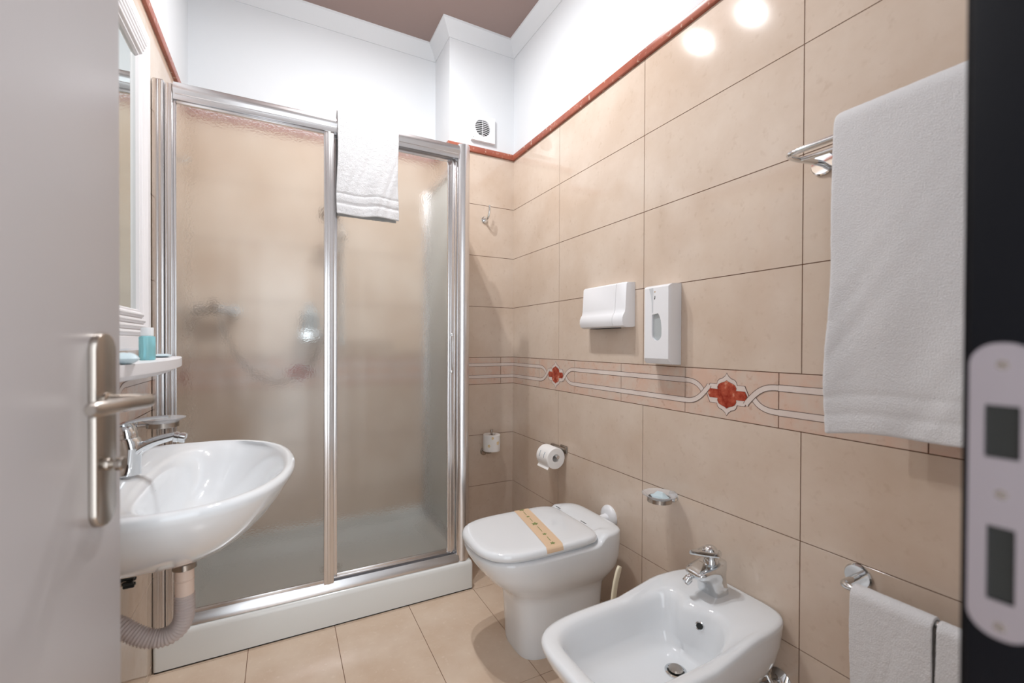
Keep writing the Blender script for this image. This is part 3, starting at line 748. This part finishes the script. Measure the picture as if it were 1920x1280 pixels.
if on.x > 0: on = -on
mb.lathe([(.0125, -.003), (.0125, .0015), (.0095, .0025), (.009, -.002)], oc, on, CHROME, 28, False)
mb.lathe([(.0092, 0), (.0092, .0004)], oc, on, DARK, 24); mb.build('overflow_ring', bid)
mb = MB(); dc = Vector((.985, .884, .2605))
mb.lathe([(.030, 0), (.030, .003), (.024, .004), (.022, .001)], dc, (0, 0, 1), CHROME, 32, False); mb.lathe([(.022, .0), (.022, .0008)], dc, (0, 0, 1), DARK, 28)
mb.lathe([(.018, .006), (.020, .008), (.017, .012), (.001, .0125)], dc, (0, 0, 1), CHROMED, 32); mb.build('drain_plug', bid)
# bidet tap
FY = .925; FX = 1.195; FZ = .4165
tp = thing('bidet_tap', 'chrome single-lever mixer tap standing on the rear deck of the bidet', 'tap', (FX, FY, FZ))
mb = MB()
def tr(x0, x1, hw, z, sl=0, nf=4.5, nb=4.5):
    c = (x0+x1)/2; return sell(c, FY, c-x0, x1-c, hw, nf, nb, z, 48, (lambda x, y: sl*(x-x0)))
mb.loft([tr(1.158, 1.224, .0385, .4165), tr(1.157, 1.224, .0385, .420), tr(1.150, 1.223, .0345, .440), tr(1.139, 1.222, .0325, .456), tr(1.122, 1.221, .033, .468), tr(1.104, 1.221, .0355, .476, .08),
         tr(1.0985, 1.221, .0370, .482, .12), tr(1.097, 1.220, .0372, .490, .16), tr(1.0985, 1.219, .0368, .496, .16), tr(1.103, 1.215, .033, .4985, .16), tr(1.13, 1.20, .022, .503, .16)], CHROME)
mb.build('body', tp, sharp=60)
mb = MB(); mb.lathe([(.0085, 0), (.0085, .008), (.0118, .010), (.0118, .026), (.0105, .028), (.009, .026), (.001, .024)], (1.106, FY+.010, .479), (-.80, .12, -.58), CHROME, 24); mb.build('nozzle', tp)
mb = MB()
mb.lathe([(.023, -.006), (.022, .010), (.019, .014), (.019, .03)], (1.181, FY, .508), (-.05, 0, 1), CHROME, 28)
ax = Vector((.12, 0, .99)).normalized(); lx = Vector((-.99, 0, .12)).normalized(); ly = Vector((0, 1, 0)); lc = Vector((1.176, FY, .537))
def tear(g, h, n=40):
    o_ = []
    for k in range(n):
        a = 2*PI*k/n; c_ = math.cos(a); s_ = math.sin(a)
        xx = .034*c_ if c_ < 0 else .094*c_**1.3; yy = .033*s_*(1 if c_ < 0 else max(.22, (1-.72*c_)))
        o_.append(lc + lx*(xx*g) + ly*(yy*g) + ax*(h+.008*(max(0, c_)**2)))
    return o_
mb.loft([tear(.80, -.006), tear(.95, -.003), tear(1.0, .001), tear(1.0, .005), tear(.96, .009), tear(.90, .010), tear(.78, .006), tear(.5, .004)], CHROME)
n = 28
mb.lathe([(.0245*math.cos(a), .004+.021*math.sin(a)) for a in [PI/2*k/8 for k in range(9)]], lc, ax, CHROME, n)
mb.build('lever', tp)
# angle valve below the bidet
for (yy, zz, lb) in ((.765, .215, 'chrome angle valve with round wall rosette under the near side of the bidet'),):
    av = thing('angle_valve', lb, 'valve', (XR, yy, zz))
    mb = MB(); mb.lathe([(.034, 0), (.034, .003), (.022, .014), (.012, .017)], (XR, yy, zz), (-1, 0, 0), CHROME, 32); mb.build('rosette', av)
    mb = MB(); mb.tube([(XR-.012, yy, zz), (XR-.055, yy, zz)], .011, CHROME, 20); mb.tube([(XR-.042, yy, zz), (XR-.042, yy+.012, zz+.018), (XR-.045, yy+.03, zz+.026)], [.010, .007, .006], CHROME, 14)
    mb.lathe([(.010, 0), (.016, .004), (.018, .02), (.014, .026), (.001, .027)], (XR-.052, yy, zz), (-1, 0, 0), CHROME, 18); mb.build('body', av)

# ---------------------------------------------------------------- soap dishes
def soap_dish(loc, sx, label, soap):
    x, y, z = loc; w_ = x + sx*.072
    t = thing('soap_dish', label, 'soap dish', loc)
    mb = MB(); mb.lathe([(.020, 0), (.020, .005), (.016, .007), (.001, .007)], (x, y, z), (sx, 0, 0), CHROME, 28)
    mb.tube([(x+sx*.004, y, z), (x+sx*.032, y, z)], .007, CHROME, 14); mb.build('wall_flange', t)
    mb = MB()
    for pr in ([(.0425, -.007), (.0425, .007), (.0395, .007), (.0395, -.007), (.0425, -.007)],): mb.lathe(pr, (w_, y, z), (0, 0, 1), CHROMED, 48, False)
    mb.build('ring', t)
    mb = MB(); mb.lathe([(.001, -.010), (.030, -.010), (.038, -.004), (.041, .008), (.052, .016), (.060, .019), (.061, .021), (.058, .0215), (.049, .018), (.038, .010), (.034, -.003), (.028, -.006), (.001, -.006)], (w_, y, z), (0, 0, 1), CLEAR, 48, False); mb.build('glass_dish', t)
    if soap:
        mb = MB(); b = bmesh.new(); bmesh.ops.create_icosphere(b, subdivisions=2, radius=1)
        rn = random.Random(4)
        for v in b.verts: v.co = Vector((w_+v.co.x*.026*(1+rn.uniform(-.22, .22)), y+v.co.y*.032*(1+rn.uniform(-.2, .2)), z+.011+v.co.z*.014*(1+rn.uniform(-.35, .35))))
        mb.merge(b, WRAPM, False)
        tag(mb.build('wrapped_soap'), 'small soap in crumpled white and blue wrapper lying in the soap dish beside the bidet', 'soap')
soap_dish((XR, 1.158, .626), -1, 'frosted glass soap dish in a chrome ring on the right wall above the bidet', True)
soap_dish((XL, 1.775, .918), 1, 'frosted glass soap dish in a chrome ring on the left wall behind the basin tap', False)

# ---------------------------------------------------------------- toilet rolls
h1 = thing('toilet_roll_holder', 'chrome upright spare roll holder on the tiled column beside the shower', 'toilet roll holder', (1.07, YB, .54))
mb = MB(); mb.lathe([(.022, 0), (.022, .006), (.018, .010), (.001, .010)], (1.078, YB, .537), (0, -1, 0), CHROMED, 28)
mb.tube([(1.078, YB-.006, .537), (1.085, YB-.045, .537), (1.094, YB-.062, .542), (1.098, YB-.066, .56), (1.100, YB-.067, .678)], .0065, CHROMED, 14); mb.build('post', h1)
rl = thing('toilet_roll', 'toilet roll with pale yellow flowers upright on the spare holder on the column', 'toilet roll', (1.098, YB-.066, .552))
cx_, cy_ = 1.099, YB-.0665
mb = MB(); mb.lathe([(.018, .008), (.020, .002), (.046, 0), (.050, .003), (.0515, .05), (.051, .095), (.048, .098), (.020, .096), (.018, .09), (.018, .008)], (cx_, cy_, .552), (0.02, 0, 1), PAPER, 48, False)
for (a, z, r_) in ((-1.25, .605, .011), (-1.9, .635, .008), (-.55, .637, .010), (-2.3, .59, .009), (-.4, .585, .008)):
    for q in range(5):
        aa = a+ .11*math.cos(2*PI*q/5)*r_/.010; zz = z + r_*.6*math.sin(2*PI*q/5)
        c_ = [Vector((cx_+.001*(zz-.552)/.05+.0524*math.cos(aa+.07*math.cos(t_)*r_/.01), cy_+.0524*math.sin(aa+.07*math.cos(t_)*r_/.01), zz+.0042*math.sin(t_)*r_/.01)) for t_ in [2*PI*k/8 for k in range(8)]]
        mb.poly(c_, YELP)
mb.build('paper', rl)
h2 = thing('toilet_roll_holder', 'chrome toilet roll holder arm on the right wall behind the toilet', 'toilet roll holder', (XR, 1.88, .64))
ry0, ry1, rx, rz = 1.845, 1.950, 1.212, .612
mb = MB(); mb.box(XR-.006, XR, 1.835, 1.895, .628, .668, CHROMED, .003); mb.build('wall_plate', h2)
mb = MB(); mb.tube([(XR-.004, 1.955, .640), (XR-.03, 1.970, .630), (rx+.004, 1.974, rz+.012), (rx, 1.960, rz+.010), (rx, 1.90, rz+.010), (rx, ry0-.018, rz+.010)], .0085, CHROME, 16)
mb.box(XR-.02, XR-.002, 1.84, 1.965, .650, .660, CHROMED, .003); mb.build('arm', h2)
r2_ = thing('toilet_roll', 'white toilet roll with small blue print on the holder on the right wall', 'toilet roll', (rx, 1.9, rz))
mb = MB(); mb.lathe([(.0185, .003), (.021, 0), (.050, 0), (.053, .003), (.053, .102), (.050, .105), (.021, .105), (.0185, .10), (.0185, .003)], (rx, ry0, rz), (0, 1, 0), PAPER, 48, False)
mb.loft([[Vector((rx-.0525*math.cos(a), y, rz-.0525*math.sin(a))) for y in (ry0+.002, ry1-.002)] for a in (.25, .5, .75)] + [[Vector((rx-.047, y, rz-.052)) for y in (ry0+.003, ry1-.001)]], PAPER, False, False, closed=False)
for yy in (1.875, 1.915):
    for k in range(5):
        a = .05+.12*k
        mb.poly([Vector((rx-.0536*math.cos(a_), y_, rz+.0536*math.sin(a_))) for a_, y_ in ((a, yy), (a+.07, yy), (a+.07, yy+.005), (a, yy+.005))], BLUEP)
mb.build('paper', r2_)

# ---------------------------------------------------------------- wash basin
SY = 1.395
sk = thing('washbasin', 'white oval ceramic washbasin mounted on the left wall in front of the shower', 'washbasin', (XL, SY, .7))
def sring(u0, u1, hw, z, nf=2.25, nb=5.0, uc=None, n=96):
    c = uc if uc is not None else u0+(u1-u0)*.45
    # front is towards +X: mirror of sell
    pts_ = sell(0, SY, u1-c, c-u0, hw, nf, nb, z, n)
    return [Vector((XL+c-p.x, p.y, p.z)) for p in pts_]
mb = MB()
R = [sring(.13, .23, .04, .640, 2, 2), sring(.03, .265, .10, .646), sring(.001, .30, .15, .665), sring(.001, .345, .215, .705), sring(.001, .385, .28, .75), sring(.001, .418, .330, .798), sring(.001, .437, .357, .832), sring(.001, .443, .363, .845), sring(.001, .442, .362, .852),
     sring(.003, .436, .356, .857), sring(.006, .428, .348, .858), sring(.012, .421, .340, .856)]
R += [sring(.105, .412, .325, .848, 2.3, 3.2, .24), sring(.122, .400, .308, .835, 2.3, 3.0, .25), sring(.130, .380, .285, .805, 2.3, 2.8, .25), sring(.136, .350, .25, .765, 2.2, 2.6, .24), sring(.145, .31, .20, .728, 2.1, 2.4, .23), sring(.165, .27, .12, .706, 2, 2.1, .22), sring(.195, .235, .03, .700, 2, 2, .215)]
mb.loft(R, CERAM); mb.build('bowl', sk, sharp=75)
mb = MB(); mb.lathe([(.011, 0), (.011, .002), (.008, .0025), (.0075, 0)], (XL+.128, SY, .80), (1, 0, .15), CHROME, 24, False); mb.lathe([(.0078, 0), (.0078, .0006)], (XL+.128, SY, .80), (1, 0, .15), DARK, 20); mb.build('overflow_ring', sk)
mb = MB(); mb.lathe([(.030, 0), (.030, .003), (.022, .005), (.001, .004)], (XL+.215, SY, .701), (0, 0, 1), CHROME, 28); mb.build('drain_plug', sk)
# basin tap
bt = thing('basin_tap', 'chrome single-lever mixer tap on the washbasin', 'tap', (XL+.072, SY, .856))
def tX(x): return x
mb = MB()
bx = XL+.072
def elr(c, rx_, ry_, tilt, n=24):
    cx2, cz2 = c
    return [Vector((cx2+rx_*math.cos(a)*math.cos(tilt), SY+ry_*math.sin(a), cz2+rx_*math.cos(a)*math.sin(tilt))) for a in [2*PI*k/n for k in range(n)]]
mb.loft([elr((bx, .857), .030, .026, 0), elr((bx, .861), .030, .026, 0), elr((bx+.003, .868), .026, .024, .05), elr((bx+.008, .895), .022, .022, .1), elr((bx+.010, .918), .023, .023, .15), elr((bx+.006, .938), .024, .024, .1), elr((bx+.002, .946), .022, .022, .1)], CHROME)
sp_ = bez((bx+.008, SY, .900), (bx+.030, SY, .930), (bx+.06, SY, .936), (bx+.098, SY, .944), 14)
Rg = []
for i, p in enumerate(sp_):
    tt = (sp_[min(i+1, 14)]-sp_[max(i-1, 0)]).normalized(); nn = Vector((-tt.z, 0, tt.x)); g = 1-.35*i/14
    Rg.append([p + nn*(.015*g*math.sin(a)) + Vector((0, 1, 0))*(.020*g*math.cos(a)) for a in [2*PI*k/20 for k in range(20)]])
mb.loft(Rg, CHROME); mb.build('body', bt, sharp=50)
mb = MB(); mb.lathe([(.011, 0), (.0135, .002), (.0135, .010), (.0115, .0115), (.0115, .013), (.013, .014), (.013, .024), (.011, .026), (.001, .022)], (bx+.094, SY, .942), (.92, 0, -.22), CHROME, 26); mb.build('aerator', bt)
mb = MB()
mb.loft([elr((bx+.002, .947), .022, .022, .1), elr((bx, .958), .023, .023, .1), elr((bx-.003, .972), .020, .020, .15), elr((bx-.006, .982), .012, .012, .15)], CHROME)
lv = bez((bx-.026, SY, .968), (bx-.01, SY, .984), (bx+.02, SY, .992), (bx+.085, SY, .994), 12)
Rg = []
for i, p in enumerate(lv):
    wv = .010+.010*math.sin(PI*min(1, i/12*1.3+.1)); th = .006-.003*i/12
    Rg.append([p + Vector((0, wv*math.cos(a), th*math.sin(a))) for a in [2*PI*k/16 for k in range(16)]])
mb.loft(Rg, CHROME); mb.build('lever', bt)
# waste
ws = thing('drain_pipe', 'grey corrugated plastic waste pipe curving from under the washbasin to the left wall', 'pipe', (-.21, SY, .6))
px = XL+.188
mb = MB(); mb.lathe([(.026, .02), (.026, .0), (.024, -.004), (.0265, -.006), (.0265, -.020), (.022, -.022)], (px, SY, .622), (0, 0, 1), CHROMED, 32); mb.box(px-.06, px, SY-.006, SY+.006, .634, .639, DARK, .001); mb.build('collar_nut', ws)
mb = MB(); mb.lathe([(.0205, .04), (.0205, .0), (.022, -.002), (.0205, -.004), (.0205, -.045)], (px, SY, .575), (0, 0, 1), PINKP, 28); mb.build('pipe_sleeve', ws)
mb = MB()
cpath = [(px, SY, .535), (px, SY, .50)] + bez((px, SY, .50), (px+.002, SY, .445), (px-.03, SY, .425), (px-.07, SY, .440), 30)[1:] + bez((px-.07, SY, .440), (px-.10, SY, .452), (px-.12, SY+.01, .475), (px-.145, SY+.02, .485), 22)[1:] + [(XL+.003, SY+.04, .487)]
# resample for the corrugation
cp = [Vector(p) for p in cpath]; cum = [0]
for a, b_ in zip(cp, cp[1:]): cum.append(cum[-1]+(b_-a).length)
NS = 220; pth = []; rad = []
for k in range(NS+1):
    d = cum[-1]*k/NS; i = max(j for j in range(len(cum)) if cum[j] <= d+1e-9); i = min(i, len(cp)-2)
    q = (d-cum[i])/(cum[i+1]-cum[i]); pth.append(cp[i].lerp(cp[i+1], q)); rad.append(.0215+.0018*math.sin(k*2*PI/5.5))
mb.tube(pth, rad, HOSEM, 24); mb.build('corrugated_hose', ws, sharp=80)
vv = thing('angle_valve', 'dark angle valve on the left wall under the washbasin', 'valve', (XL, 1.51, .545))
mb = MB(); mb.lathe([(.026, 0), (.026, .003), (.014, .01)], (XL, 1.51, .545), (1, 0, 0), CHROMED, 24); mb.tube([(XL+.004, 1.51, .545), (XL+.045, 1.51, .545)], .010, CHROMED, 16); mb.tube([(XL+.035, 1.51, .545), (XL+.035, 1.50, .58), (XL+.045, 1.47, .62)], [.008, .006, .006], DARK, 12)
for k in range(6):
    a = 2*PI*k/6; mb.box(-.012, .012, -.005, .005, -.004, .004, DARK, .002, 1, Matrix.Translation((XL+.05, 1.51+.012*math.cos(a), .545+.012*math.sin(a))) @ Matrix.Rotation(a, 4, 'X'))
mb.build('body', vv)

# ---------------------------------------------------------------- mirror and shelf
mr = thing('wall_mirror', 'wall mirror in a white fluted frame above the washbasin on the left wall', 'mirror', (XL, 1.5, 1.6))
my0, my1, mz0, mz1 = 1.10, 1.868, 1.157, 2.187
def mring(d, h): return [Vector((XL+h, my0+d, mz0+d)), Vector((XL+h, my1-d, mz0+d)), Vector((XL+h, my1-d, mz1-d)), Vector((XL+h, my0+d, mz1-d))]
pr = [(0, .001), (0, .018), (.006, .024), (.040, .025), (.044, .021)]
dd = .046
for k in range(4):
    for q in range(1, 7): pr.append((dd+.017*q/6, .021+.008*math.sin(PI*q/6)))
    dd += .018
pr += [(.122, .020), (.126, .012)]
mb = MB(); mb.loft([mring(d, h) for d, h in pr], MIRRORF, False, False, smooth=False); mb.build('frame', mr)
mb = MB(); mb.box(XL+.008, XL+.0125, my0+.115, my1-.115, mz0+.115, mz1-.115, MIRR); mb.build('mirror_glass', mr)
sf_ = thing('shelf', 'white curved shelf under the mirror holding toiletries on the left wall', 'shelf', (XL, 1.5, 1.12))
def shring(g, z, y0=1.07, y1=1.925):
    yc_ = (y0+y1)/2; hy = (y1-y0)/2*g
    pts_ = [Vector((XL+.0008, yc_-hy, z)), Vector((XL+.0008, yc_+hy, z))]
    n_ = 24
    for k in range(n_+1):
        q = 1-2*k/n_; dep = (.092+.052*(1-q*q))*(g if g < .99 else 1); pts_.append(Vector((XL+dep, yc_+hy*q, z)))
    return pts_
mb = MB(); mb.loft([shring(.995, 1.108), shring(1.0, 1.110), shring(1.0, 1.131), shring(.996, 1.133)], MIRRORF, sharp if False else True, True, smooth=False); mb.build('shelf_board', sf_)
mb = MB(); mb.loft([shring(.82, 1.094), shring(.90, 1.100), shring(.95, 1.108)], MIRRORF, smooth=False); mb.build('under_moulding', sf_)
bo = thing('toiletry_bottle', 'small clear bottle of blue gel with a white cap on the shelf under the mirror', 'bottle', (-.318, 1.505, 1.133))
mb = MB(); mb.lathe([(.001, 0), (.016, 0), (.0178, .002), (.018, .006), (.018, .060), (.0165, .063), (.012, .065), (.001, .0655)], (-.318, 1.505, 1.1335), (0, 0, 1), BLUEG, 36, False); mb.build('bottle_body', bo)
mb = MB(); mb.lathe([(.0125, .064), (.0140, .065), (.0140, .085), (.0132, .087), (.001, .0873)], (-.318, 1.505, 1.1335), (0, 0, 1), WHITEG, 36); mb.build('cap', bo)
def packet(c, sx, sy, h, name, label, mat, seed, rz):
    rn = random.Random(seed); mb = MB(); rows = []
    n_ = 12
    for s_ in (1, -1):
        pass
    def q(i, j, s_):
        u = i/n_*2-1; v = j/n_*2-1; b_ = (1-u**4)*(1-v**4)
        return Vector((c[0]+u*sx*math.cos(rz)-v*sy*math.sin(rz), c[1]+u*sx*math.sin(rz)+v*sy*math.cos(rz), c[2]+(h*.5)+s_*h*.5*b_+s_*.001*math.sin(7*u+seed)*math.sin(9*v)*b_))
    for s_ in (1, -1):
        mb.loft([[q(i, j, s_) for j in range(n_+1)] for i in range(n_+1)], mat, False, False, closed=False)
    return tag(mb.build(name), label, 'soap')
packet((-.300, 1.235, 1.134), .024, .038, .024, 'wrapped_soap', 'pale crumpled soap wrapper on the shelf nearest the door', WRAPM, 2, .3)
packet((-.338, 1.78, 1.134), .022, .045, .010, 'flat_soap_packet', 'flat pale blue and white soap packet at the far end of the shelf', WRAPM, 5, .1)
packet((-.368, 1.60, 1.134), .016, .030, .007, 'flat_soap_packet', 'flat blue packet lying behind the bottle on the shelf', WRAPB, 8, .2)

# ---------------------------------------------------------------- ceiling spotlights
for i, p in enumerate(LAMPS):
    lb = ['ceiling spotlight nearest the shower', 'ceiling spotlight nearest the door'][i]
    sl = thing('ceiling_spotlight', 'round chrome ' + lb, 'ceiling light', (p[0], p[1], ZC), 'ceiling spotlights')
    mb = MB(); mb.lathe([(.045, 0), (.045, -.006), (.02, -.012), (.02, -.03), (.034, -.045), (.034, -.05)], (p[0], p[1], ZC), (0, 0, 1), CHROME, 28); mb.build('housing', sl)
